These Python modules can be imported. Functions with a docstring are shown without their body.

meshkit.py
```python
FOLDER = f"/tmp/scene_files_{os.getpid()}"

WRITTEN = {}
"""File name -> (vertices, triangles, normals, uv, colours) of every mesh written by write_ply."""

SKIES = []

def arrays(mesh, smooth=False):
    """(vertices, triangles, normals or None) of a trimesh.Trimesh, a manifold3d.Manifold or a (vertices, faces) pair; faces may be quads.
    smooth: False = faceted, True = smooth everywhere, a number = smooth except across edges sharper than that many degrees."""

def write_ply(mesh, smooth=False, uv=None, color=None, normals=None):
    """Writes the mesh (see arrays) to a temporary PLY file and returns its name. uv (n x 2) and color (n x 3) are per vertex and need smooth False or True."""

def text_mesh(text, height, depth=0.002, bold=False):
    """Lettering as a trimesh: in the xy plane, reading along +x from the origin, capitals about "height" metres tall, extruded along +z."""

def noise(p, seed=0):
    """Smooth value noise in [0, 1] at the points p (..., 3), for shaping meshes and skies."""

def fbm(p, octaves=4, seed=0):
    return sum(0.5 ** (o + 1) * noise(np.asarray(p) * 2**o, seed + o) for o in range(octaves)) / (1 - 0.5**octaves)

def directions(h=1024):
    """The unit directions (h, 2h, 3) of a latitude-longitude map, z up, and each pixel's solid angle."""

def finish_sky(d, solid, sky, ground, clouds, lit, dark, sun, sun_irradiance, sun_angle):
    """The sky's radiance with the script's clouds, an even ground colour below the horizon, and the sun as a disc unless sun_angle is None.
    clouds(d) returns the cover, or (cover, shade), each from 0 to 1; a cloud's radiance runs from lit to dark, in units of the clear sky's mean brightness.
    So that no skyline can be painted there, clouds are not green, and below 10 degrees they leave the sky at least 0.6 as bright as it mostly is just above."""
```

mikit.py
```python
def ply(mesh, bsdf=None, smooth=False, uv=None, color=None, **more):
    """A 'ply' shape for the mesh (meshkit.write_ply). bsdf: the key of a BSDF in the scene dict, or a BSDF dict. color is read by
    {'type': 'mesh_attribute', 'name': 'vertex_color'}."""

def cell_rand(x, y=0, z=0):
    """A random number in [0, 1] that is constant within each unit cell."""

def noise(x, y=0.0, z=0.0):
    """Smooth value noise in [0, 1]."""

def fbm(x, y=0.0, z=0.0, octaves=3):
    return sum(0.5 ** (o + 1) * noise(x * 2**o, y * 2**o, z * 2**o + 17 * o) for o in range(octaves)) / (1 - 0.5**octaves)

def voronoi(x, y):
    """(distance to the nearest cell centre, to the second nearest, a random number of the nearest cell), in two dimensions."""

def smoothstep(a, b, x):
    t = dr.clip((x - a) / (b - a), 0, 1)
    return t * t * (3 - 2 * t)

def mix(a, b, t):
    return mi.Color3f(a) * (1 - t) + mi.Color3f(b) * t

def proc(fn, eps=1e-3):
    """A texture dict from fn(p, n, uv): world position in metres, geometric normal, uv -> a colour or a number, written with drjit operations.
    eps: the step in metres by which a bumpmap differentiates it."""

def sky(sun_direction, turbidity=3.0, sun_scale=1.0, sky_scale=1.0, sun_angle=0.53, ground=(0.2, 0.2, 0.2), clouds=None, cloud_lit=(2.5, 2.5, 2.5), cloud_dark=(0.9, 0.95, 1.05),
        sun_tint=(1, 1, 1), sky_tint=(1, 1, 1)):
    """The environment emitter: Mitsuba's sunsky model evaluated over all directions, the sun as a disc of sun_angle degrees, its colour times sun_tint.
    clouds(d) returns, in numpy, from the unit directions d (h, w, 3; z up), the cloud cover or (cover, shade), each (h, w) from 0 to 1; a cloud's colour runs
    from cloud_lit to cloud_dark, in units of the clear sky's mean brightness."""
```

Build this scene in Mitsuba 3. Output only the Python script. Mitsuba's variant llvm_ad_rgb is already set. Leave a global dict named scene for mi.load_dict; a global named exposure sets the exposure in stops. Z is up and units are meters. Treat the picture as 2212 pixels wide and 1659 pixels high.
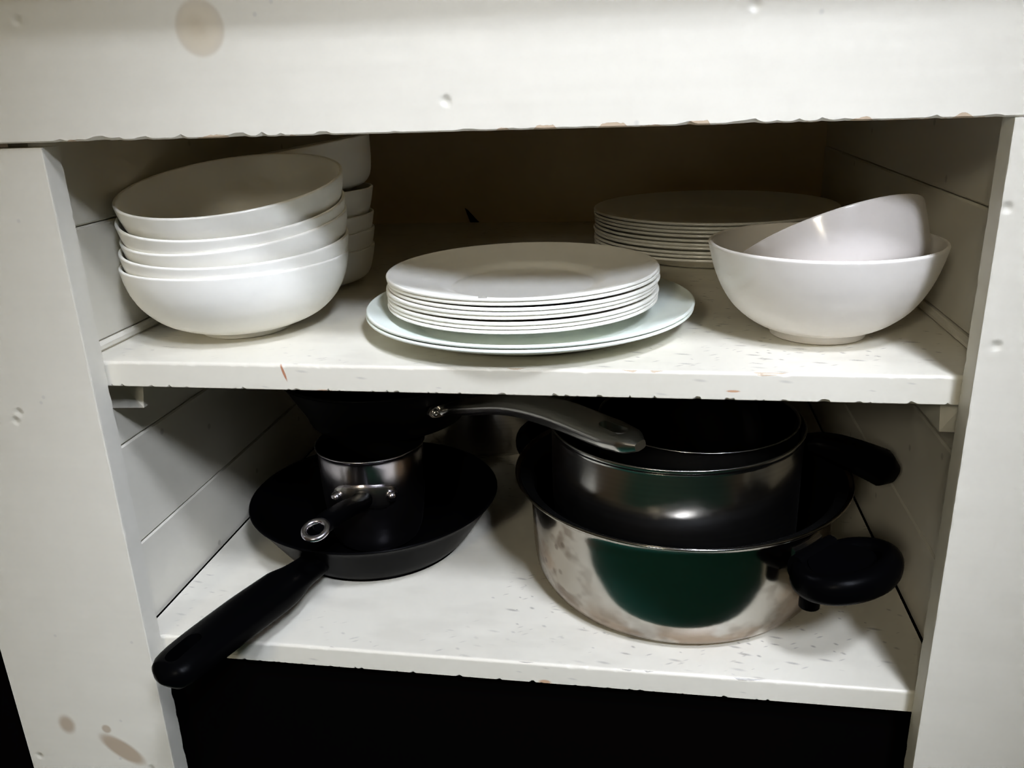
import math, random
import numpy as np
import trimesh, manifold3d
import drjit as dr
import mitsuba as mi
import mikit
from mikit import proc, noise, fbm, voronoi, cell_rand, smoothstep, mix

T = mi.ScalarTransform4f
S = 0.6                      # every length below is in widths of the cupboard's opening (0.6 m); S turns it into metres
scene, labels = {}, {}

# ------------------------------------------------------------------ camera
CAM = np.array([0.6731, -0.8728, 0.3061])
YAW, PITCH, ROLL, FOCAL = -0.1720, -0.3406, -0.0373, 1813.2
fw = np.array([math.sin(YAW) * math.cos(PITCH), math.cos(YAW) * math.cos(PITCH), math.sin(PITCH)])
r0 = np.array([math.cos(YAW), -math.sin(YAW), 0.0])
u0 = np.cross(r0, fw)
up = -r0 * math.sin(ROLL) + u0 * math.cos(ROLL)
scene['camera'] = {'type': 'perspective', 'fov_axis': 'x', 'fov': 2 * math.degrees(math.atan(1106.0 / FOCAL)), 'near_clip': 0.02, 'far_clip': 50.0,
                   'to_world': T().look_at(origin=(CAM * S).tolist(), target=((CAM + fw) * S).tolist(), up=up.tolist())}

# ------------------------------------------------------------------ light
# two unseen lamps, long shades added to darken the outer frame: place, aim, bulb radius, mouth radius, shade length, radiance
LAMPS = [((1.62, -1.95, 1.90), (0.44, 0.02, -0.32), 0.21, 0.290, 1.25, (35.5, 38.1, 44.0)),
         ((1.30, -1.30, 2.36), (0.46, 0.02, -0.30), 0.20, 0.250, 1.08, (35.5, 38.1, 44.5))]
WIN_L = (9.6, 8.8, 7.1)     # daylight through the window in the rear wall
exposure = 2.32

# ------------------------------------------------------------------ main measures (opening widths)
ZR, Z1B, Z2, Z2B, TS, DEPTH, AL, AR = 0.2635, -0.0333, -0.4080, -0.4390, 0.0304, 1.12, 0.0367, 0.0433
FLOOR = -1.05


# ------------------------------------------------------------------ helpers
def add(key, mesh, bsdf, label=None, cat=None, group=None, kind=None, smooth=40, M=None):
    """One entry of the scene; mesh in opening widths, M an optional 4x4 in the same unit."""
    v, f = (np.asarray(mesh.vertices), np.asarray(mesh.faces)) if isinstance(mesh, trimesh.Trimesh) else (np.asarray(mesh[0]), np.asarray(mesh[1]))
    if M is not None:
        v = v @ M[:3, :3].T + M[:3, 3]
    scene[key] = mikit.ply(trimesh.Trimesh(v * S, f, process=False), bsdf, smooth=smooth)
    tag(key, label, cat, group, kind)
    return key


def tag(key, label=None, cat=None, group=None, kind=None):
    d = {k: x for k, x in (('label', label), ('category', cat), ('group', group), ('kind', kind)) if x}
    if d:
        labels[key] = d


def numbered(name):
    k, n = name, 0
    while k in scene or k in labels or any(x.startswith(k + '__') for x in scene):
        n += 1
        k = f'{name}_{n:03d}'
    return k


def pose(x=0, y=0, z=0, ax=0, ay=0, spin=0):
    """Translation, with the horizontal plane sloping ax along x and ay along y."""
    n = np.array([-ax, -ay, 1.0]); n /= np.linalg.norm(n)
    return frame(np.array([x, y, z], float), n, spin)


def frame(o, n, spin=0.0):
    n = np.asarray(n, float) / np.linalg.norm(n)
    a = np.cross([0, 1.0, 0], n); a /= np.linalg.norm(a)
    b = np.cross(n, a)
    c, s = math.cos(spin), math.sin(spin)
    M = np.eye(4)
    M[:3, 0], M[:3, 1], M[:3, 2], M[:3, 3] = a * c + b * s, -a * s + b * c, n, o
    return M


def curve(pts, n):
    """Smooth open curve through points (centripetal-ish Catmull-Rom)."""
    p = np.asarray(pts, float)
    q = np.vstack([2 * p[0] - p[1], p, 2 * p[-1] - p[-2]])
    out = []
    for t in np.linspace(0, len(p) - 1, n):
        i = min(int(t), len(p) - 2); u = t - i
        a, b, c, d = q[i], q[i + 1], q[i + 2], q[i + 3]
        out.append(0.5 * (2 * b + (c - a) * u + (2 * a - 5 * b + 4 * c - d) * u * u + (3 * b - a - 3 * c + d) * u ** 3))
    return np.array(out)


def lathe(profile, n=128):
    """Revolve a closed or axis-to-axis (r, z) profile about z, counter-clockwise seen with r to the right."""
    p = np.asarray(profile, float)
    a = np.arange(n) * 2 * np.pi / n
    v, f, rows = [], [], []
    for r, z in p:
        if r < 1e-9:
            rows.append([len(v)] * n); v.append((0, 0, z))
        else:
            rows.append(list(range(len(v), len(v) + n)))
            v += [(r * math.cos(t), r * math.sin(t), z) for t in a]
    for i in range(len(p) - 1):
        A, B = rows[i], rows[i + 1]
        for k in range(n):
            m = (k + 1) % n
            if A[k] != A[m]:
                f.append((A[k], A[m], B[m]))
            if B[k] != B[m]:
                f.append((A[k], B[m], B[k]))
    return trimesh.Trimesh(v, f, process=False)


def shell(outer, t, lip=6, t_rim=None):
    """Lathe profile of a vessel: outer (r, z) from the axis to the rim, wall thickness t, rounded lip."""
    o = np.asarray(outer, float)
    d = np.gradient(o, axis=0)
    nrm = np.stack([-d[:, 1], d[:, 0]], 1)
    nrm /= np.linalg.norm(nrm, axis=1, keepdims=True)
    tt = np.full(len(o), t) if t_rim is None else np.interp(np.arange(len(o)), [0, len(o) * .6, len(o) - 1], [t, t, t_rim])
    inner = o + nrm * tt[:, None]
    inner[:, 0] = np.maximum(inner[:, 0], 0)
    inner[0] = (0, o[0, 1] + t)
    c, v = (o[-1] + inner[-1]) / 2, (o[-1] - inner[-1]) / 2
    w = np.array([-v[1], v[0]])
    arc = [c + v * math.cos(x) + w * math.sin(x) for x in np.linspace(0, np.pi, lip + 2)[1:-1]]
    return np.vstack([o, arc, inner[::-1]])


def box(x0, x1, y0, y1, z0, z1, bevel=0.0):
    if bevel <= 0:
        m = trimesh.creation.box((x1 - x0, y1 - y0, z1 - z0))
        m.apply_translation(((x0 + x1) / 2, (y0 + y1) / 2, (z0 + z1) / 2))
        return m
    b = bevel
    pts = [(x, y, z) for x in (x0, x1) for y in (y0, y1) for z in (z0, z1)]
    c = np.array([(x0 + x1) / 2, (y0 + y1) / 2, (z0 + z1) / 2])
    P = []
    for p in pts:
        s = np.sign(c - np.array(p)) * b
        P += [(p[0], p[1] + s[1], p[2] + s[2]), (p[0] + s[0], p[1], p[2] + s[2]), (p[0] + s[0], p[1] + s[1], p[2])]
    return trimesh.Trimesh(P).convex_hull


def loft(sections):
    """Closed sections (n x 3 each, same n) joined in order, ends capped by fans."""
    s = np.asarray(sections, float)
    m, n = s.shape[:2]
    v = s.reshape(-1, 3).tolist()
    f = []
    for i in range(m - 1):
        for k in range(n):
            a, b = i * n + k, i * n + (k + 1) % n
            f += [(a, b, b + n), (a, b + n, a + n)]
    for i, flip in ((0, True), (m - 1, False)):
        c = len(v); v.append(s[i].mean(0).tolist())
        for k in range(n):
            a, b = i * n + k, i * n + (k + 1) % n
            f.append((b, a, c) if flip else (a, b, c))
    t = trimesh.Trimesh(v, f, process=False)
    if t.volume < 0:
        t.invert()
    return t


def sweep(path, w, h, upv, n=20, p=2.6):
    """A bar along path (k x 3): widths w and heights h per point, superelliptic section, upv roughly up."""
    path = np.asarray(path, float)
    tan = np.gradient(path, axis=0); tan /= np.linalg.norm(tan, axis=1, keepdims=True)
    w, h = np.broadcast_to(w, len(path)), np.broadcast_to(h, len(path))
    a = np.arange(n) * 2 * np.pi / n
    ca, sa = np.cos(a), np.sin(a)
    cx, sy = np.sign(ca) * abs(ca) ** (2 / p), np.sign(sa) * abs(sa) ** (2 / p)
    secs = []
    for q, t, ww, hh in zip(path, tan, w, h):
        side = np.cross(t, upv); side /= np.linalg.norm(side)
        u = np.cross(side, t)
        secs.append(q + np.outer(cx * ww / 2, side) + np.outer(sy * hh / 2, u))
    return loft(secs)


def man(t):
    t = trimesh.Trimesh(t.vertices, t.faces, process=True); t.merge_vertices()
    return manifold3d.Manifold(manifold3d.Mesh(np.asarray(t.vertices, np.float32), np.asarray(t.faces, np.uint32)))


def tri(m):
    x = m.to_mesh()
    return trimesh.Trimesh(x.vert_properties[:, :3], x.tri_verts, process=False)


def edge_noise(n, seed, amp, scale, sparse=0.0):
    """A chipped edge: mostly zero, sometimes a bite up to amp."""
    g = np.random.default_rng(seed)
    x = g.random(max(4, int(n / scale)))
    y = np.interp(np.linspace(0, len(x) - 1, n), np.arange(len(x)), x)
    return amp * np.clip((y - sparse) / (1 - sparse), 0, 1) ** 1.5


# ------------------------------------------------------------------ materials
def wpos(p):
    return p.x / S, p.y / S, p.z / S


def spots(a, b, c, colour, base, lst):
    """Blend elliptical stains (ca, cb, ra, rb, angle, strength, soft) over base, in a plane (a, b)."""
    out = base
    for (ca, cb, ra, rb, ang, k, soft) in lst:
        co, si = math.cos(ang), math.sin(ang)
        u = ((a - ca) * co + (b - cb) * si) / ra
        v = (-(a - ca) * si + (b - cb) * co) / rb
        d = dr.sqrt(u * u + v * v)
        out = mix(out, colour, (1 - smoothstep(1 - soft, 1 + soft, d)) * k)
    return out


PAINT = (0.57, 0.545, 0.468)
BARE = (0.36, 0.265, 0.17)


def frame_colour(p, n, uv):
    x, y, z = wpos(p)
    base = mix(PAINT, (0.53, 0.505, 0.43), 0.4 * fbm(x * 5, y * 5, z * 14, 3))
    base = mix(base, (0.60, 0.575, 0.50), 0.2 * noise(x * 6, y * 40, z * 160))
    front = dr.select(n.y < -0.5, 1.0, 0.0)
    st = spots(x, z, 0, (0.37, 0.30, 0.21), base, [
        (0.2122, 0.3735, 0.0265, 0.0275, 0.2, 0.50, 0.10)])
    st = spots(x, z, 0, (0.50, 0.44, 0.33), st, [(0.2112, 0.3735, 0.0215, 0.0225, 0.2, 0.55, 0.25)])
    st = spots(x, z, 0, (0.40, 0.33, 0.23), st, [(0.2090, 0.3745, 0.009, 0.011, 0.5, 0.35, 0.7)])
    st = spots(x, z, 0, (0.28, 0.20, 0.125), st, [
        (-0.1600, -0.553, 0.012, 0.015, 0, 0.7, 0.45), (-0.0965, -0.5545, 0.007, 0.007, 0, 0.65, 0.3), (-0.0780, -0.590, 0.037, 0.015, -0.62, 0.75, 0.25)])
    # small knocks and specks
    d, d2, r = voronoi(x * 14, z * 14)
    speck = (1 - smoothstep(0.012, 0.05, d)) * dr.select(r > 0.80, 1.0, 0.0)
    st = mix(st, (0.38, 0.37, 0.34), 0.4 * speck)
    # worn lower edge of the rail: bare wood shows
    h = 0.0046 * smoothstep(0.50, 0.74, noise(x * 46, 3.0)) * smoothstep(0.36, 0.52, noise(x * 7.0 + 4.3, 8.0))
    worn = dr.select((z > ZR - 0.01) & (z < ZR + h + 0.0012 * noise(x * 300, 1.0)) & (x > 0.02) & (x < 0.98), 1.0, 0.0)
    st = mix(st, BARE, 0.85 * worn)
    return mix(base, st, front)


def frame_bump(p, n, uv):
    x, y, z = wpos(p)
    d, d2, r = voronoi(x * 9, z * 9)
    dent = (1 - smoothstep(0.0, 0.07, d)) * dr.select(r > 0.7, 1.0, 0.0)
    return 0.00010 * noise(x * 10, y * 30, z * 120) + 0.00025 * noise(x * 30, y * 30, z * 30) - 0.0012 * dent


def dash(a, b, sa, sb, seed, keep, lean):
    """Short scuffs, longer along a than b."""
    b = b + lean * a
    d, d2, r = voronoi(a * sa + seed, b * sb + seed * 1.7)
    return (1 - smoothstep(0.02, 0.10 + 0.12 * cell_rand(r * 977), d)) * dr.select(r > keep, 1.0, 0.0)


def shelf_colour(p, n, uv):
    x, y, z = wpos(p)
    base = mix(PAINT, (0.51, 0.485, 0.40), 0.6 * fbm(x * 6, y * 6, z * 6, 3))
    mark = dr.maximum(dr.maximum(dash(x, y, 16, 60, 3.1, 0.62, 0.15), 0.8 * dash(x, y, 30, 95, 7.7, 0.66, -0.5)), dash(x, y, 42, 60, 5.2, 0.80, 0.3))
    mark = mark * smoothstep(0.42, 0.62, fbm(x * 5.0 + 3.3, y * 5.0, 1.0, 3))
    grime = smoothstep(0.45, 0.8, fbm(x * 9, y * 22, 2.0, 4))
    top = mix(mix(base, (0.44, 0.415, 0.35), 0.35 * grime), (0.16, 0.15, 0.135), 0.6 * mark)
    # front edge: scrapes down to the wood
    low = dr.select(z < -0.2, 1.0, 0.0)
    e = dr.select(z < -0.2, z - Z2, z)
    fr = spots(x, e, 0, (0.33, 0.13, 0.06), base, [(0.236, -0.0105, 0.0016, 0.0105, 0.28, 0.9 , 0.3)])
    fr = mix(base, fr, 1 - low)
    fr = mix(fr, spots(x, e, 0, (0.40, 0.22, 0.12), fr, [(0.7655, -0.0225, 0.007, 0.0013, 0.0, 0.9, 0.3), (0.285, -0.0335, 0.010, 0.002, 0.0, 0.8, 0.3)]), 1 - low)
    fr = mix(fr, spots(x, e, 0, (0.42, 0.24, 0.13), fr, [(0.545, -0.0285, 0.0075, 0.0035, 0.0, 0.85, 0.3)]), low)
    w = 0.0040 * smoothstep(0.1, 0.5, noise(x * 30, 12.0)) * smoothstep(0.25, 0.6, noise(x * 60, 5.0)) * (dr.exp(-dr.square((x - 0.668) / 0.020)) + dr.exp(-dr.square((x - 0.795) / 0.026)) + 0.5 * dr.exp(-dr.square((x - 0.52) / 0.012)))
    fr = mix(fr, BARE, 0.75 * dr.select((e > -w) & (e < 0.0005), 1.0, 0.0) * (1 - low))
    fr = mix(fr, (0.16, 0.15, 0.13), 0.7 * dr.select((e > -w * 0.7) & (e < 0.0005), 1.0, 0.0) * low)
    fr = mix(fr, (0.32, 0.31, 0.28), 0.4 * dash(x, z, 20, 90, 9.3, 0.8, 0.1))
    return dr.select(n.y < -0.6, fr, top)


def board_colour(p, n, uv):
    x, y, z = wpos(p)
    base = mix(PAINT, (0.50, 0.475, 0.395), 0.7 * fbm(x * 4, y * 4, z * 9, 3))
    d, d2, r = voronoi(y * 11, z * 11)
    return mix(base, (0.25, 0.23, 0.19), 0.5 * (1 - smoothstep(0.03, 0.07, d)) * dr.select(r > 0.78, 1.0, 0.0))


def steel_stained(p, n, uv):
    x, y, z = wpos(p)
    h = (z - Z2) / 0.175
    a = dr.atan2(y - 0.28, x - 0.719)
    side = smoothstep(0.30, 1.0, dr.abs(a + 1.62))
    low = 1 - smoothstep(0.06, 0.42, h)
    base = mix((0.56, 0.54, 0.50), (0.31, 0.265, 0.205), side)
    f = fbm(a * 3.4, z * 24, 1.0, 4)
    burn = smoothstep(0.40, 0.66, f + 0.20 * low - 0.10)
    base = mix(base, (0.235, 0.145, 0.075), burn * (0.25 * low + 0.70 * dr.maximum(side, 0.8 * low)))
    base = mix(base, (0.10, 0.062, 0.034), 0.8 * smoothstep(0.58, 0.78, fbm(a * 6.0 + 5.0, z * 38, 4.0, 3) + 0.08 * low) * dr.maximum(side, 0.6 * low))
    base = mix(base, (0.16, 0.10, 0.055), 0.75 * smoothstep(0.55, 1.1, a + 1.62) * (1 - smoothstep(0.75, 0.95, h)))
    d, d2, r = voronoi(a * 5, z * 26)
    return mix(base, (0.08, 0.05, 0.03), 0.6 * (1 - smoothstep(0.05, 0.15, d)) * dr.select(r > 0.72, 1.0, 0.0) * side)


def brushed(p, n, uv):
    x, y, z = wpos(p)
    return mix((0.52, 0.505, 0.48), (0.60, 0.585, 0.56), noise(x * 8, y * 8, z * 260))


scene['paint'] = {'type': 'bumpmap', 'b': {'type': 'principled', 'base_color': proc(frame_colour), 'roughness': 0.42, 'specular': 0.4},
                  'arbitrary': proc(frame_bump, 4e-4), 'scale': 1.0}
scene['shelf_paint'] = {'type': 'principled', 'base_color': proc(shelf_colour), 'roughness': 0.38, 'specular': 0.4}
scene['board_paint'] = {'type': 'principled', 'base_color': proc(board_colour), 'roughness': 0.42, 'specular': 0.35}
scene['back_panel'] = {'type': 'principled', 'base_color': {'type': 'rgb', 'value': [0.60, 0.49, 0.32]}, 'roughness': 0.6, 'specular': 0.2}
scene['china'] = {'type': 'principled', 'base_color': {'type': 'rgb', 'value': [0.74, 0.73, 0.67]}, 'roughness': 0.16, 'specular': 0.5, 'clearcoat': 0.3, 'clearcoat_gloss': 0.95}
scene['china_shade_green'] = {'type': 'principled', 'base_color': {'type': 'rgb', 'value': [0.67, 0.72, 0.665]}, 'roughness': 0.16, 'specular': 0.5, 'clearcoat': 0.3, 'clearcoat_gloss': 0.95}  # white china, the green of its shaded hollows put into the colour
scene['china_warm'] = {'type': 'principled', 'base_color': {'type': 'rgb', 'value': [0.64, 0.61, 0.56]}, 'roughness': 0.14, 'specular': 0.5, 'clearcoat': 0.4, 'clearcoat_gloss': 0.95}
scene['china_pink'] = {'type': 'principled', 'base_color': {'type': 'rgb', 'value': [0.50, 0.465, 0.43]}, 'roughness': 0.12, 'specular': 0.5, 'clearcoat': 0.4, 'clearcoat_gloss': 0.96}
scene['steel'] = {'type': 'principled', 'base_color': proc(brushed), 'metallic': 1.0, 'roughness': 0.20, 'specular': 0.5}
scene['chrome'] = {'type': 'roughconductor', 'material': 'Cr', 'alpha': 0.04, 'distribution': 'ggx'}
scene['handle_steel'] = {'type': 'principled', 'base_color': {'type': 'rgb', 'value': [0.55, 0.53, 0.50]}, 'metallic': 1.0, 'roughness': 0.22}
scene['burnt_steel'] = {'type': 'principled', 'base_color': proc(steel_stained), 'metallic': 1.0, 'roughness': 0.13}
scene['black_enamel'] = {'type': 'principled', 'base_color': {'type': 'rgb', 'value': [0.0012, 0.0012, 0.0014]}, 'roughness': 0.30, 'specular': 0.02}
scene['nonstick'] = {'type': 'principled', 'base_color': {'type': 'rgb', 'value': [0.0015, 0.0015, 0.0015]}, 'roughness': 0.5, 'specular': 0.05}
scene['black_sheet'] = {'type': 'twosided', 'b': {'type': 'principled', 'base_color': {'type': 'rgb', 'value': [0.0015, 0.0015, 0.0015]}, 'roughness': 0.5, 'specular': 0.05}}  # plain black for the inside skins of saucepan and stock pot
scene['shaded_steel'] = {'type': 'twosided', 'b': {'type': 'principled', 'base_color': {'type': 'rgb', 'value': [0.10, 0.095, 0.085]}, 'metallic': 1.0, 'roughness': 0.22}}  # steel with its dark reflections put into the colour
scene['bakelite'] = {'type': 'principled', 'base_color': {'type': 'rgb', 'value': [0.0008, 0.0008, 0.001]}, 'roughness': 0.34, 'specular': 0.025}
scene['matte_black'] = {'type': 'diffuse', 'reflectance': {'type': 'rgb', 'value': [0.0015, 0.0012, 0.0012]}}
scene['tan_wall'] = {'type': 'diffuse', 'reflectance': {'type': 'rgb', 'value': [0.20, 0.165, 0.125]}}
scene['tan_floor'] = {'type': 'diffuse', 'reflectance': {'type': 'rgb', 'value': [0.21, 0.165, 0.12]}}
scene['green_rug'] = {'type': 'diffuse', 'reflectance': {'type': 'rgb', 'value': [0.017, 0.088, 0.068]}}
scene['white_paint'] = {'type': 'diffuse', 'reflectance': {'type': 'rgb', 'value': [0.30, 0.29, 0.27]}}

# ------------------------------------------------------------------ the room behind the camera (seen in the metal)
add('floor', box(-3.2, 4.2, -4.2, 1.2, FLOOR - .05, FLOOR), 'tan_floor', 'tan kitchen floor in front of the cupboard', kind='structure')
add('ceiling', box(-3.2, 4.2, -4.2, 1.2, 2.95, 3.0), 'white_paint', 'pale kitchen ceiling', kind='structure')
add('wall_rear', box(-3.2, 4.2, -4.25, -4.2, FLOOR, 2.95), 'tan_wall', 'beige kitchen wall facing the cupboard', kind='structure')
add('wall_left', box(-3.25, -3.2, -4.2, 1.2, FLOOR, 2.95), 'tan_wall', 'beige kitchen wall left of the cupboard', kind='structure')
add('wall_right', box(4.2, 4.25, -4.2, 1.2, FLOOR, 2.95), 'tan_wall', 'beige kitchen wall right of the cupboard', kind='structure')
add('wall_front', box(-3.2, 4.2, 1.16, 1.2, FLOOR, 2.95), 'tan_wall', 'beige kitchen wall behind the cupboard', kind='structure')
add('rug', box(-0.60, 2.10, -2.10, -0.10, FLOOR, FLOOR + .015, .005), 'green_rug', 'dark green rug on the floor before the cupboard', 'rug')
add('window_1', box(-.80, -.24, -4.2, -4.17, 1.42, 2.16), 'white_paint', 'bright kitchen window in the rear wall', kind='structure')
scene['window_1']['emitter'] = {'type': 'area', 'radiance': {'type': 'rgb', 'value': list(WIN_L)}}
for k, (pos, aim, rb, rm, ln, rad) in enumerate(LAMPS):
    key = 'unseen_lamp' + ('' if k == 0 else '_001')
    tag(key, ('farther' if k == 0 else 'nearer') + ' of two unseen lamps, black shades added to darken the outer frame', 'lamp')
    pos = np.array(pos); dv = (pos - np.array(aim)) / np.linalg.norm(pos - np.array(aim))
    LM = frame(pos, dv)                              # its z axis points away from the cupboard
    add(key + '__bulb', lathe([(0, 0), (rb, 0), (rb, .03), (0, .03)], 48), 'white_paint', M=LM)
    scene[key + '__bulb']['emitter'] = {'type': 'area', 'radiance': {'type': 'rgb', 'value': list(rad)}}
    add(key + '__shade', lathe([(rb + .012, .05), (rm + .006, -ln), (rm, -ln), (rb + .004, .04), (0, .04), (0, .05), (rb + .012, .05)][::-1], 64), 'matte_black', M=LM, smooth=30)  # shade added to narrow the beam so the outer frame darkens
    lp = pos + dv * .05
    add(key + '__rod', box(lp[0] - .01, lp[0] + .01, lp[1] - .01, lp[1] + .01, lp[2] - .005, 2.95), 'white_paint', smooth=False)

# ------------------------------------------------------------------ the cupboard
C = 'cupboard'
tag(C, 'white painted open kitchen cupboard with two shelves of crockery and pans', 'cupboard')


def stile(x0, x1, edge_x, zt, seed):
    """Upright of the face frame; the edge towards the opening at edge_x is slightly uneven."""
    n = 260
    zs = np.linspace(FLOOR, zt, n)
    a = edge_noise(n, seed, .0022, 2, .55); b = edge_noise(n, seed + 1, .0026, 2, .5)
    r, sg = .0022, 1 if edge_x == x1 else -1
    secs = []
    for z, ea, eb in zip(zs, a, b):
        ex, other = edge_x, x0 if sg > 0 else x1
        s = [(ex - sg * (r + ea), 0, z), (ex - sg * .3 * (r + ea), .3 * (r + ea), z), (ex, r + ea, z),
             (ex, TS - .0012 - eb, z), (ex - sg * (.0012 + .6 * eb), TS, z), (other, TS, z), (other, 0, z)]
        secs.append(s)
    return loft(secs)


add(C + '__stile', stile(-0.2365, 0, 0, ZR - .0035, 11), 'paint', 'wide white upright left of the opening with brown stains', smooth=30)
add(C + '__stile_001', stile(1.0, 1.6, 1.0, ZR - .0005, 21), 'paint', 'wide white upright right of the opening', smooth=30)


def rail():
    n = 900
    xs = np.linspace(-0.7, 1.6, n)
    bite = edge_noise(n, 5, .0042, 4, .45) * (0.35 + 0.65 * (np.sin(xs * 9) > -.2))
    secs = []
    for x, b in zip(xs, bite):
        y = -0.006 * np.clip(1 - x, 0, 1.3); zr = ZR + .0022 * np.clip(1 - x, 0, 1.3)
        b = b if 0.02 < x < 0.99 else 0
        secs.append([(x, y, .44), (x, y, zr + .0015 + b), (x, y + .0012 + .4 * b, zr + .4 * b), (x, y + TS - .004, zr), (x, y + TS - .004, .44)])
    return loft(secs)


add(C + '__rail', rail(), 'paint', 'broad white top rail with a chipped lower edge and a knot stain', smooth=30)


def shelf(z0, z1, seed, x0=-AL + .003, x1=1 + AR - .003, y0=TS + .0012):
    n = 700
    xs = np.linspace(x0, x1, n)
    bite = edge_noise(n, seed, .0034, 3, .72)
    top = edge_noise(n, seed + 1, .002, 4, .6)
    r = .0042
    secs = []
    for x, b, c in zip(xs, bite, top):
        q = r + c
        s = [(x, DEPTH, z1), (x, y0 + q, z1)] + [(x, y0 + q - q * math.sin(t), z1 - q + q * math.cos(t)) for t in (.5, 1.05)] + [(x, y0, z1 - q), (x, y0, z0 + .001 + b), (x, y0 + .001 + b, z0), (x, DEPTH, z0)]
        secs.append(s)
    return loft(secs)


add(C + '__shelf', shelf(Z1B, 0.0, 31), 'shelf_paint', 'upper white shelf with chipped front edge, carrying plates and bowls', smooth=35)
add(C + '__shelf_001', shelf(Z2B, Z2, 41, -AL + .007, 1 + AR - .007), 'shelf_paint', 'lower white shelf with scuffs, carrying pots and pans', smooth=35)

# side panels of horizontal boards, tongue and groove with open joints
JOINTS = [-1.05, -0.88, -0.732, -0.584, -0.436, -0.288, -0.139, 0.010, 0.159, 0.308, 0.43]
for side, (xa, xb) in enumerate(((-AL - .03, -AL), (1 + AR, 1 + AR + .03))):
    pk = C + ('__side_panel' if side == 0 else '__side_panel_001')
    tag(pk, 'white boarded side wall inside the cupboard, ' + ('left' if side == 0 else 'right'))
    rng = random.Random(7 + side)
    for i, (za, zb) in enumerate(zip(JOINTS[:-1], JOINTS[1:])):
        j = rng.uniform(-.0012, .0012)
        add(pk + '__board' + (f'_{i:03d}' if i else ''), box(xa + j, xb + j, TS, DEPTH, za + .0007, zb - .0007, .0022), 'board_paint', smooth=False)
    bm = box(-AL, -AL + .011, TS, DEPTH, .0002, .0125, .0035) if side == 0 else box(1 + AR - .010, 1 + AR, TS, DEPTH, .0002, .011, .0035)
    add(C + '__bead' + ('' if side == 0 else '_001'), bm, 'board_paint', 'thin bead along the upper shelf and the side boards', smooth=False)


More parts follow.
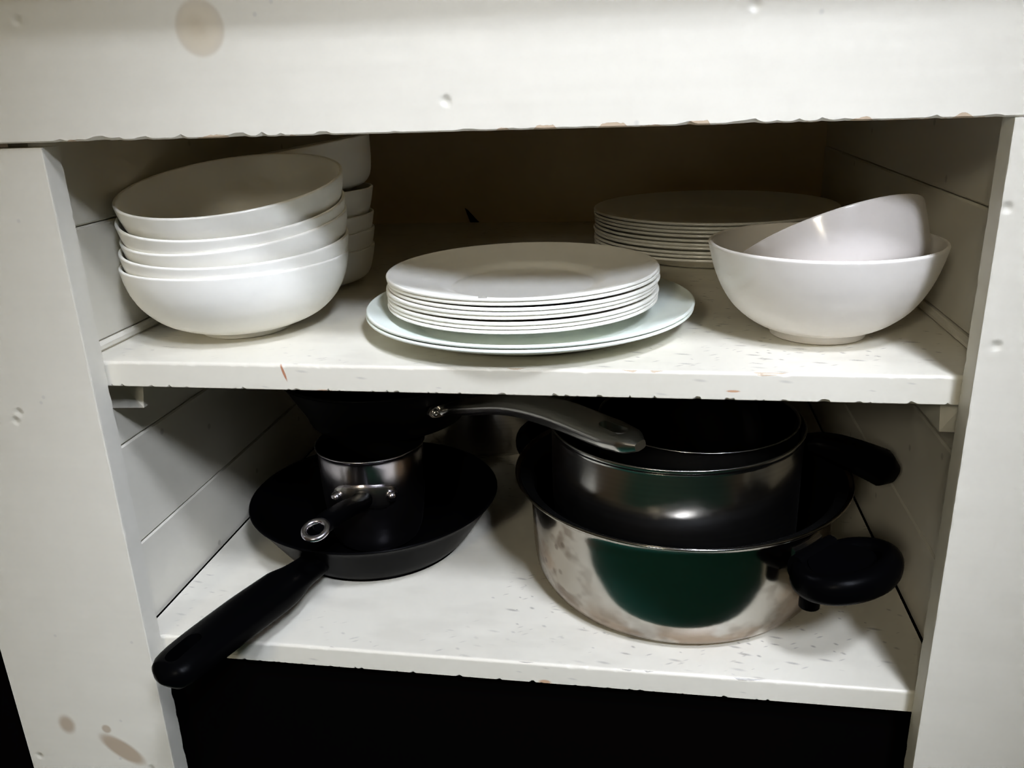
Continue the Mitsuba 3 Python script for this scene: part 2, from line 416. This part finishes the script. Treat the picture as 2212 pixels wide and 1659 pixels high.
for k, (xa, xb) in enumerate(((-AL, -AL + .0066), (1 + AR - .0066, 1 + AR))):
    add(C + '__gap_dark_strip' + ('' if k == 0 else '_001'), box(xa, xb, TS + .004, DEPTH, Z2 - .010, Z2 - .0035), 'matte_black', 'black strip added as the darkness between the lower shelf and the side boards', smooth=False)  # black strip added to darken a gap that holds only shadow


def cleat(x0, x1, y0):
    z0, z1 = -0.081, Z1B - .0004
    inner = x1 if x0 < 0.5 else x0
    wall = x0 if x0 < 0.5 else x1
    mid = wall + (inner - wall) * .45
    P = [(wall, y0 + .004, z0), (inner, y0, z0 + .003), (mid, y0 - .006, z1), (wall, y0 - .006, z1), (inner, y0 + .012, z1),
         (wall, DEPTH, z0), (inner, DEPTH, z0), (inner, DEPTH, z1), (wall, DEPTH, z1)]
    return trimesh.Trimesh(P).convex_hull


add(C + '__cleat', cleat(-AL, .013, .072), 'board_paint', 'white batten carrying the upper shelf at the left boards', smooth=False)
add(C + '__cleat_001', cleat(.997, 1 + AR, .066), 'board_paint', 'white batten carrying the upper shelf at the right boards', smooth=False)
add(C + '__back_panel', box(-AL - .03, 1 + AR + .03, DEPTH, DEPTH + .02, -1.05, .43), 'back_panel', 'dark brown back panel', smooth=False)
add(C + '__top_panel', box(-AL - .03, 1 + AR + .03, TS, DEPTH, .30, .315), 'back_panel', 'dark panel closing the upper compartment', smooth=False)
add(C + '__recess_dark_sheet', box(-AL, 1 + AR, .050, .062, FLOOR, Z2B - .002), 'matte_black', 'black sheet added as the darkness of the open bay below the lower shelf', smooth=False)  # black sheet added in place of the shadow in the open bay
add(C + '__recess_dark_sheet_001', box(-AL, 1 + AR, .062, .30, FLOOR, FLOOR + .02), 'matte_black', smooth=False)  # floor piece of the same added darkness
add(C + '__side_dark_sheet', box(-.8, -.2375, .035, .05, FLOOR, ZR + .02), 'matte_black', 'black sheet added as the dark gap beyond the left upright', smooth=False)  # black sheet added in place of the dark gap
sp = trimesh.Trimesh([(.228, DEPTH - .001, .036), (.236, DEPTH - .001, .030), (.262, DEPTH - .001, .001), (.240, DEPTH - .001, .001), (.240, DEPTH - .012, .012), (.250, DEPTH - .010, .004)]).convex_hull
add(C + '__splinter', sp, 'matte_black', 'small dark torn flake at the foot of the back panel', smooth=False)

wt = box(-.8, 1.7, -.058, 1.16, .441, .505, .006)
add('worktop', wt, 'white_paint', 'pale worktop overhanging the cupboard rail', 'worktop', smooth=False)

# ------------------------------------------------------------------ crockery
def plate_profile(R, well, rise, t=.0035):
    """Coupe plate: flat well out to well * R, a short rise, then a wide gently climbing rim."""
    w, fl = well, .0041
    u = curve([(0, fl), (.30 * R, fl), ((w - .05) * R, fl + .0001), (w * R, fl + .0018), ((w + .055) * R, fl + .0066), ((w + .11) * R, fl + .0098), ((w + .11 + (.89 - w) * .5) * R, fl + .0098 + (rise - fl - .0098) * .48), (R - .0023, rise)], 40)
    d = np.gradient(u, axis=0); n = np.stack([d[:, 1], -d[:, 0]], 1); n /= np.linalg.norm(n, axis=1, keepdims=True)
    tt = np.interp(u[:, 0] / R, [0, .80, 1], [t, t, .0046])
    lo = u + n * tt[:, None]
    lo[0] = (0, u[0, 1] - t)
    foot = (w - .02) * R
    a, b = lo[lo[:, 0] < foot - .012], lo[lo[:, 0] > foot + .004]
    a[:, 1] = np.maximum(a[:, 1], .0005)
    ft = np.array([(foot - .006, 0.0004), (foot - .004, 0), (foot - .001, 0), (foot, .0004)])
    c, v = (b[-1] + u[-1]) / 2, (b[-1] - u[-1]) / 2
    k = np.array([-v[1], v[0]])
    arc = [c + v * math.cos(x) + k * math.sin(x) for x in np.linspace(0, np.pi, 8)[1:-1]]
    return np.vstack([a, ft, b, arc, u[::-1]])


rng = random.Random(3)
ORD = ['topmost', 'second from the top', 'third from the top', 'fourth from the top', 'fifth from the top', 'sixth from the top', 'seventh from the top', 'eighth from the top', 'ninth from the top', 'bottom']
DP = lathe(plate_profile(.2185, .70, .0285), 144)
SPM = lathe(plate_profile(.1815, .545, .0285), 144)
for k in range(2):
    add(numbered('dinner_plate'), DP, 'china_shade_green', ('lower' if k == 0 else 'upper') + ' of the two large white plates under the centre stack of small plates', 'plate', 'large plates under the centre stack',
        M=pose(.5097 + .001 * k, .2263, .0004 + .0057 * k, spin=k))
z = .0108
for k in range(8):
    i = 7 - k
    gap = {1: .0053, 2: .0053, 3: .0064, 4: .0052, 5: .0052, 6: .0065, 7: .0052}.get(k, 0)
    z += gap
    lab = ('topmost small plate, its well open to view, on the centre stack' if i == 0 else ('bottom' if i == 7 else ORD[i]) + ' of the eight small white plates stacked in the centre')
    key = add(numbered('side_plate'), SPM, 'china', lab, 'plate', 'small plates stacked in the centre',
              M=pose(.501 + rng.uniform(-.0016, .0016), .231 + rng.uniform(-.0016, .0016), z, ax=(.004 if i < 2 else 0), spin=k * .7))
ca = math.radians(-96)
cm = trimesh.creation.box((.0105, .0012, .0030)); cm.apply_transform(trimesh.transformations.rotation_matrix(ca + math.pi / 2, [0, 0, 1]))
cm.apply_translation((.501 + .1813 * math.cos(ca), .231 + .1813 * math.sin(ca), z + .0282))
scene['chip_grey'] = {'type': 'diffuse', 'reflectance': {'type': 'rgb', 'value': [0.36, 0.35, 0.31]}}
add(key + '__chip', cm, 'chip_grey', 'small grey chip on the front rim', smooth=False)
z = .0004
for k in range(10):
    i = 9 - k
    z += [0, .0068, .0066, .0072, .0062, .0062, .0074, .0064, .0062, .0064][k]
    add(numbered('dinner_plate'), DP, 'china', ('topmost' if i == 0 else ORD[i]) + ' of the ten large plates stacked at the back right', 'plate', 'large plates stacked at the back',
        M=pose(.7835 + rng.uniform(-.002, .002), .728 + rng.uniform(-.002, .002), z, spin=k * .5))


def bowl(R, H, prof, foot, t, foot_h=.006, t_rim=None):
    """prof: (r/R, z/H) of the outside from the foot's top to the rim."""
    o = curve([(r * R, foot_h + zz * (H - foot_h)) for r, zz in prof], 40)
    o = np.vstack([[(0, foot_h * .7), (foot - .007, foot_h * .6), (foot - .006, 0.0003), (foot - .003, 0), (foot - .001, .0006)], o])
    pts = shell(curve([(0, foot_h)] + [(r * R, foot_h + zz * (H - foot_h)) for r, zz in prof], 48), t, t_rim=t_rim)
    n_o = 48
    inner_and_lip = pts[n_o:]
    return lathe(np.vstack([o, inner_and_lip]), 128)


PASTA = bowl(.1495, .099, [(.41, .0), (.57, .075), (.735, .205), (.865, .405), (.94, .61), (.98, .81), (1.0, 1.0)], .0605, .0048, foot_h=.0065, t_rim=.0044)
left_stack = [  # rim centre and slopes, from the bottom
    (.1145, .1905, .0985, 0.0, 0.0), (.1165, .193, .1225, -.015, .070), (.1145, .202, .1455, .030, .125), (.1135, .201, .1665, -.010, .155), (.1135, .203, .1960, .0150, .180)]
for k, (x, y, zr_, ax, ay) in enumerate(left_stack):
    i = 4 - k
    M = pose(x, y, zr_, ax, ay, spin=k)
    M[:3, 3] -= M[:3, 2] * .099
    if k == 0:
        M[2, 3] = .0003
    lab = 'topmost tilted wide white bowl at front left, its hollow open to view' if i == 0 else ('bottom' if i == 4 else ORD[i]) + ' of the five wide white bowls stacked at front left'
    add(numbered('pasta_bowl'), PASTA, 'china', lab, 'bowl', 'wide bowls stacked at front left', M=M)

WALL = [(.60, 0), (.74, .035), (.84, .12), (.905, .28), (.955, .58), (1.0, 1.0)]
CEREAL = bowl(.112, .062, WALL, .064, .0046, t_rim=.0042)
DEEP = bowl(.113, .082, WALL, .064, .0046, t_rim=.0042)
rear = [(.101, .462, .0005, 0, 0), (.103, .463, .0285, .0, 0), (.104, .463, .0545, .0, .0), (.106, .464, .0955, .0, .0), (.1195, .466, .1425, .15, .02)]
for k, (x, y, zz, ax, ay) in enumerate(rear):
    i = 4 - k
    add(numbered('cereal_bowl'), CEREAL if k < 4 else DEEP, 'china', ('topmost' if i == 0 else 'bottom' if i == 4 else ORD[i]) + ' of the five deep white bowls stacked behind the wide bowls', 'bowl', 'deep bowls stacked at the back left', M=pose(x, y, zz, ax, ay, spin=k))

SERVING = bowl(.1376, .114, [(.42, .0), (.53, .05), (.645, .14), (.765, .28), (.855, .45), (.92, .63), (.965, .81), (1.0, 1.0)], .058, .0068, foot_h=.009, t_rim=.0055)
add('serving_bowl', SERVING, 'china_warm', 'white serving bowl at the right with a smaller bowl leaning inside it', 'bowl', M=pose(.880, .194, .0003))
n = np.array([-.345, .49, 1.0]); n /= np.linalg.norm(n)
M = frame(np.array([.880, .190, .121]) - n * .082, n)
add(numbered('cereal_bowl'), DEEP, 'china_pink', 'small deep bowl lying tilted inside the white serving bowl', 'bowl', M=M)

# ------------------------------------------------------------------ pans
def pan_profile(R, base, H, t, lip=0.0, round_=.02, inner_base=None):
    """Pan with a rounded foot, wall widening from base to R - lip and a lip rolled out by lip."""
    pts = [(base - round_, 0.0), (base - round_ * .30, round_ * .25), (base, round_)]
    w = R - lip
    pts += [(base + (w - base) * s, round_ + (H - round_) * s * .94) for s in (.25, .5, .75, 1.0)]
    if lip:
        pts += [(w + lip * .45, H * .965), (R, H)]
    else:
        pts += [(R, H)]
    o = np.vstack([[(0, 0)], curve(pts, 44)])
    return shell(o, t)


def inner_skin(outer, t, n_in):
    """Inside skin of a vessel, a hair off its wall."""
    o = shell(outer, t + .0006)
    i = o[len(outer) + 6:]
    i = i[i[:, 1] < np.asarray(outer)[-1, 1] - n_in]
    return i


def at(x, y, z, spin=0.0):
    return pose(x, y, z, spin=spin)


# frying pan at front left
F = 'frying_pan'
tag(F, 'large black frying pan on the lower shelf with its handle sticking out over the edge', 'frying pan')
FC = np.array([.2245, .336, Z2 + .0004])
add(F + '__body', lathe(curve([(0, 0), (.13, 0), (.142, .003), (.158, .018), (.180, .050), (.196, .074), (.2035, .083), (.2038, .0855), (.2005, .0857), (.191, .078), (.176, .054), (.152, .020), (.138, .0075), (.12, .006), (0, .006)], 120), 144), 'black_enamel', M=at(*FC), smooth=60)
e = np.array([.106, -.128, Z2 + .060])
d2 = np.array([e[0] - FC[0], e[1] - FC[1]]); d2 /= np.linalg.norm(d2)
b = np.array([FC[0] + d2[0] * .186, FC[1] + d2[1] * .186, Z2 + .047])
hp = curve([b, b + (e - b) * .16 + [0, 0, .002], b + (e - b) * .30 + [0, 0, .001], b + (e - b) * .55 + [0, 0, .003], b + (e - b) * .8 + [0, 0, .003], e], 60)
s = np.linspace(0, 1, 60)
hw = np.interp(s, [0, .10, .25, .40, .55, .70, .85, .93, .975, 1], [.052, .056, .066, .071, .071, .069, .067, .062, .047, .012])
hh = np.interp(s, [0, .15, .3, .5, .9, .97, 1], [.030, .030, .044, .046, .042, .034, .010])
hm = sweep(hp, hw, hh, np.array([0, 0, 1.0]), 24, 2.4)
hd = (e - b) / np.linalg.norm(e - b)
hc = hp[51]
hole = np.array([hc + hd * o + np.array([0, 0, dz]) for o in (-.016, .014) for dz in (-.05, .05)])
cut = manifold3d.Manifold.batch_hull([man(trimesh.creation.cylinder(.0105, .1, sections=28, transform=trimesh.transformations.translation_matrix(hc + hd * o))) for o in (-.018, .014)])
add(F + '__handle', tri(man(hm) - cut), 'bakelite', 'long black handle with a hanging hole at its end', smooth=35)
fer = sweep(np.array([b - hd * .014, b, b + hd * .02, b + hd * .03]), np.array([.044, .044, .042, .040]), np.array([.034, .034, .032, .030]), np.array([0, 0, 1.0]), 20, 3)
add(F + '__ferrule', fer, 'black_enamel', 'short collar where the handle meets the pan', smooth=35)

# small chrome saucepan standing in the frying pan
Q = 'saucepan'
tag(Q, 'small polished chrome saucepan standing inside the black frying pan', 'saucepan')
QC = np.array([.226, .330, Z2 + .0075])
QP = np.vstack([[(0, 0)], curve([(.058, 0), (.068, .006), (.0765, .030), (.082, .075), (.0845, .120), (.0855, .162), (.0890, .1705)], 40)])
add(Q + '__body', lathe(shell(QP, .003), 128), 'chrome', M=at(*QC), smooth=60)
add(Q + '__inner_skin', lathe(inner_skin(QP, .003, .004), 96), 'black_sheet', 'black inside', M=at(*QC), smooth=60)  # inside skin in plain black
qa = math.radians(-82)
qd = np.array([math.cos(qa), math.sin(qa), 0]); qs = np.array([-qd[1], qd[0], 0])
zq = Z2 + .1200
w0 = QC[:2] + qd[:2] * .0845


def onwall(u, dz, out=.003):
    """A point on the chrome wall, u along the wall, dz up."""
    a = qa + u / .0845
    return np.array([QC[0] + (.0845 + out) * math.cos(a), QC[1] + (.0845 + out) * math.sin(a), zq + dz])


secs = []
for u in np.linspace(-.052, .052, 25):
    k = abs(u) / .052
    top, bot = (.018 - .004 * k) if k < .75 else .013 * math.sqrt(max(0, 1 - ((k - .75) / .25) ** 2)) + .0004, -((.017 + .004 * math.sin(k * 3)) if k < .75 else .016 * math.sqrt(max(0, 1 - ((k - .75) / .25) ** 2)) + .0004)
    o = .006 if k < .9 else .004
    secs.append([onwall(u, bot, .0005), onwall(u, bot, o * .7), onwall(u, bot * .7, o), onwall(u, top * .7, o), onwall(u, top, o * .7), onwall(u, top, .0005)])
add(Q + '__bracket', loft(secs), 'handle_steel', 'steel plate that fixes the handle', smooth=40)
for k, u in enumerate((-.0415, .0415)):
    sph = trimesh.creation.icosphere(3, .0092); sph.vertices *= [1, 1, 1]
    sph.apply_translation(onwall(u, -.001, .0075))
    add(Q + '__rivet' + ('' if k == 0 else '_001'), sph, 'chrome', smooth=True)
qb = onwall(0, 0, .004)
qe = np.array([.2285, .092, Z2 + .151])
qp = curve([qb, qb + (qe - qb) * .12 + [0, 0, -.004], qb + (qe - qb) * .4, qb + (qe - qb) * .75 + [0, 0, .002], qe], 48)
s = np.linspace(0, 1, 48)
add(Q + '__handle', sweep(qp, np.interp(s, [0, .1, .3, .7, .93, 1], [.030, .034, .036, .035, .033, .016]), np.interp(s, [0, .3, .93, 1], [.020, .024, .022, .012]), np.array([0, 0, 1.0]), 22, 2.5), 'bakelite', 'black handle', smooth=35)
tor = trimesh.creation.torus(.0145, .0042, 40, 14)
qt = (qe - qb) / np.linalg.norm(qe - qb)
tor.vertices = tor.vertices * [1.1, 1.1, 1.0]
a = math.atan2(qt[1], qt[0]) - math.pi / 2
Rm = trimesh.transformations.rotation_matrix(a, [0, 0, 1]) @ trimesh.transformations.rotation_matrix(-.36, [1, 0, 0])
tor.apply_transform(Rm); tor.apply_translation(qe + qt * .010 + [0, 0, .000])
add(Q + '__hanging_ring', tor, 'chrome', 'steel hanging ring', smooth=True)

# black pan on top of the saucepan, steel handle over the pots
B = 'black_pan'
tag(B, 'black non-stick pan on top of the chrome saucepan, its steel handle reaching over the pots', 'pan')
BC = np.array([.225, .440, Z2 + .1800])
add(B + '__body', lathe(pan_profile(.180, .140, .090, .004, .004, .022), 128), 'nonstick', M=at(*BC), smooth=60)
ba = math.atan2(-.32, .40)
bd = np.array([math.cos(ba), math.sin(ba), 0]); bs = np.array([-bd[1], bd[0], 0])
bw = BC + bd * .165 + [0, 0, .056]
br = []
for u in np.linspace(-.034, .034, 17):
    k = abs(u) / .034
    hgt = .012 * math.sqrt(max(.02, 1 - k ** 4))
    off = -(u * u) / (2 * .165)
    p0 = bw + bs * u + bd * (off + .001)
    br.append([p0 + [0, 0, -hgt], p0 + bd * .005 + [0, 0, -hgt * .8], p0 + bd * .005 + [0, 0, hgt * .8], p0 + [0, 0, hgt]])
add(B + '__bracket', loft(br), 'handle_steel', 'steel fixing plate', smooth=40)
for k, u in enumerate((-.023, .023)):
    sph = trimesh.creation.icosphere(2, .0065)
    sph.apply_translation(bw + bs * u + bd * .0045)
    add(B + '__rivet' + ('' if k == 0 else '_001'), sph, 'handle_steel', smooth=True)
hp = curve([bw + bd * .004, (.391, .300, -.155), (.474, .245, -.1265), (.547, .190, -.1170), (.614, .130, -.1160), (.664, .078, -.1125)], 70)
s = np.linspace(0, 1, 70)
hs = sweep(hp, np.interp(s, [0, .08, .2, .4, .65, .85, .95, 1], [.030, .028, .030, .042, .050, .050, .040, .018]), np.interp(s, [0, .1, .3, .6, .95, 1], [.016, .018, .022, .028, .024, .012]), np.array([0.05, -.35, 1.0]), 24, 3.0)
hd = hp[-1] - hp[-8]; hd /= np.linalg.norm(hd)
upn = np.array([0.05, -.35, 1.0]); upn -= hd * (upn @ hd); upn /= np.linalg.norm(upn)
cyl = []
for o, r in ((-.030, .0065), (.004, .0085)):
    c_ = trimesh.creation.cylinder(r, .08, sections=24)
    Mx = np.eye(4); Mx[:3, 2] = upn; Mx[:3, 0] = hd; Mx[:3, 1] = np.cross(upn, hd); Mx[:3, 3] = hp[62] + hd * o
    c_.apply_transform(Mx); cyl.append(man(c_))
add(B + '__handle', tri(man(hs) - manifold3d.Manifold.batch_hull(cyl)), 'handle_steel', 'curved steel handle with a hanging slot', smooth=35)

# big stained pot at right
P = 'stock_pot'
tag(P, 'wide stained steel pot on the lower shelf at the right, reflecting green', 'pot')
PC = np.array([.719, .283, Z2 + .0004])
PP = np.vstack([[(0, 0)], curve([(.182, 0), (.197, .006), (.209, .022), (.2155, .045), (.2185, .090), (.2195, .135), (.2205, .158), (.2275, .1635), (.236, .1665), (.2425, .1730)], 60)])
add(P + '__body', lathe(shell(PP, .0035), 160), 'burnt_steel', M=at(*PC), smooth=60)
add(P + '__inner_skin', lathe(inner_skin(PP, .0035, .0012), 128), 'black_sheet', 'black inside', M=at(*PC), smooth=60)  # black skin stands for the dark reflections in the steel inside
pa = math.radians(-43)


def side_handle(key, ang, first):
    d = np.array([math.cos(ang), math.sin(ang), 0]); t = np.array([-d[1], d[0], 0])
    c0 = PC + d * .219 + [0, 0, .124]
    # bracket plate on the wall
    br = []
    for u in np.linspace(-.030, .030, 13):
        off = -(u * u) / (2 * .22)
        p0 = c0 + t * u + d * off
        br.append([p0 + [0, 0, -.020], p0 + d * .006 + [0, 0, -.017], p0 + d * .006 + [0, 0, .017], p0 + [0, 0, .020]])
    add(key + '__bracket' + ('' if first else '_001'), loft(br), 'steel', 'steel bracket of the side handle', smooth=40)
    # loop handle: flat bakelite ring with a finger opening
    loop = []
    for q in np.linspace(0, 1, 40):
        a_ = -math.pi / 2 + (q - .5) * math.radians(300) + math.pi / 2
        loop.append(c0 + d * (.058 + .046 * math.cos(a_)) + t * (.064 * math.sin(a_)) + np.array([0, 0, .004 + .010 * math.cos(a_)]))
    ring = sweep(np.array(loop), np.full(40, .030), np.interp(np.linspace(0, 1, 40), [0, .1, .5, .9, 1], [.030, .034, .040, .034, .030]), np.array([0, 0, 1.0]), 18, 2.4)
    web = [c0 + d * .012 + t * u for u in (-.040, -.014, .014, .040)]
    bar = sweep(np.array(web), np.full(4, .022), np.full(4, .034), np.array([0, 0, 1.0]), 18, 2.6)
    lug = trimesh.creation.cylinder(.013, .045, sections=24)
    lug.apply_translation(c0 + d * .035 + t * -.038 + [0, 0, -.022])
    plate_ = trimesh.creation.cylinder(1.0, .018, sections=40); plate_.vertices *= [.040, .050, 1]
    plate_.apply_transform(trimesh.transformations.rotation_matrix(ang, [0, 0, 1])); plate_.apply_translation(c0 + d * .055 + [0, 0, .004])
    add(key + '__handle' + ('' if first else '_001'), tri(man(ring) + man(bar) + man(lug) + man(plate_)), 'bakelite', 'black side handle', smooth=35)


side_handle(P, pa, True)
side_handle(P, pa + math.pi, False)

# deep brushed steel pot standing inside it
D = 'deep_pot'
tag(D, 'brushed steel deep pot standing inside the wide stained pot', 'pot')
DC = np.array([.7105, .266, Z2 + .0045])
add(D + '__body', lathe(shell(np.vstack([[(0, 0)], curve([(.158, 0), (.170, .006), (.1755, .025), (.1765, .090), (.1770, .170), (.1772, .235), (.1775, .246), (.1795, .2505), (.1800, .2535)], 60)]), .003), 160), 'steel', M=at(*DC), smooth=60)
da = math.radians(4)
dd = np.array([math.cos(da), math.sin(da), 0])
d0 = DC + dd * .178 + [0, 0, .216]
dh = curve([d0, d0 + dd * .03 + [0, 0, -.004], d0 + dd * .080 + [0, 0, -.022], d0 + dd * .132 + [0, 0, -.046]], 30)
add(D + '__handle', sweep(dh, np.interp(np.linspace(0, 1, 30), [0, .2, .5, .9, 1], [.03, .034, .052, .060, .036]), np.interp(np.linspace(0, 1, 30), [0, .2, .5, .9, 1], [.02, .028, .042, .052, .030]), np.array([0, 0, 1.0]), 22, 2.6), 'bakelite', 'thick black handle', smooth=35)

# a smaller pan nested in the deep pot
N = 'nested_pan'
NC = np.array([.742, .276, Z2 + .262])
NP = np.vstack([[(0, -.16)], curve([(.118, -.16), (.132, -.154), (.1385, -.135), (.1400, -.06), (.1405, -.008), (.1420, 0.0)], 40)])
tag(N, 'thin-rimmed steel pan nested in the deep brushed pot', 'pan')
add(N + '__body', lathe(shell(NP, .0025), 128), 'steel', M=at(*NC), smooth=60)
add(N + '__inner_skin', lathe(inner_skin(NP, .0025, .0012), 96), 'shaded_steel', 'steel inside, its dark reflections painted on', M=at(*NC), smooth=60)

# tall pot far back in the middle
K = 'tall_pot'
tag(K, 'tall steel pot in the dark behind the pans', 'pot')
add(K + '__body', lathe(shell(np.vstack([[(0, 0)], curve([(.140, 0), (.151, .006), (.1555, .024), (.1560, .12), (.1562, .26), (.1590, .266)], 40)]), .003), 128), 'steel', M=at(.353, .815, Z2 + .0004), smooth=60)
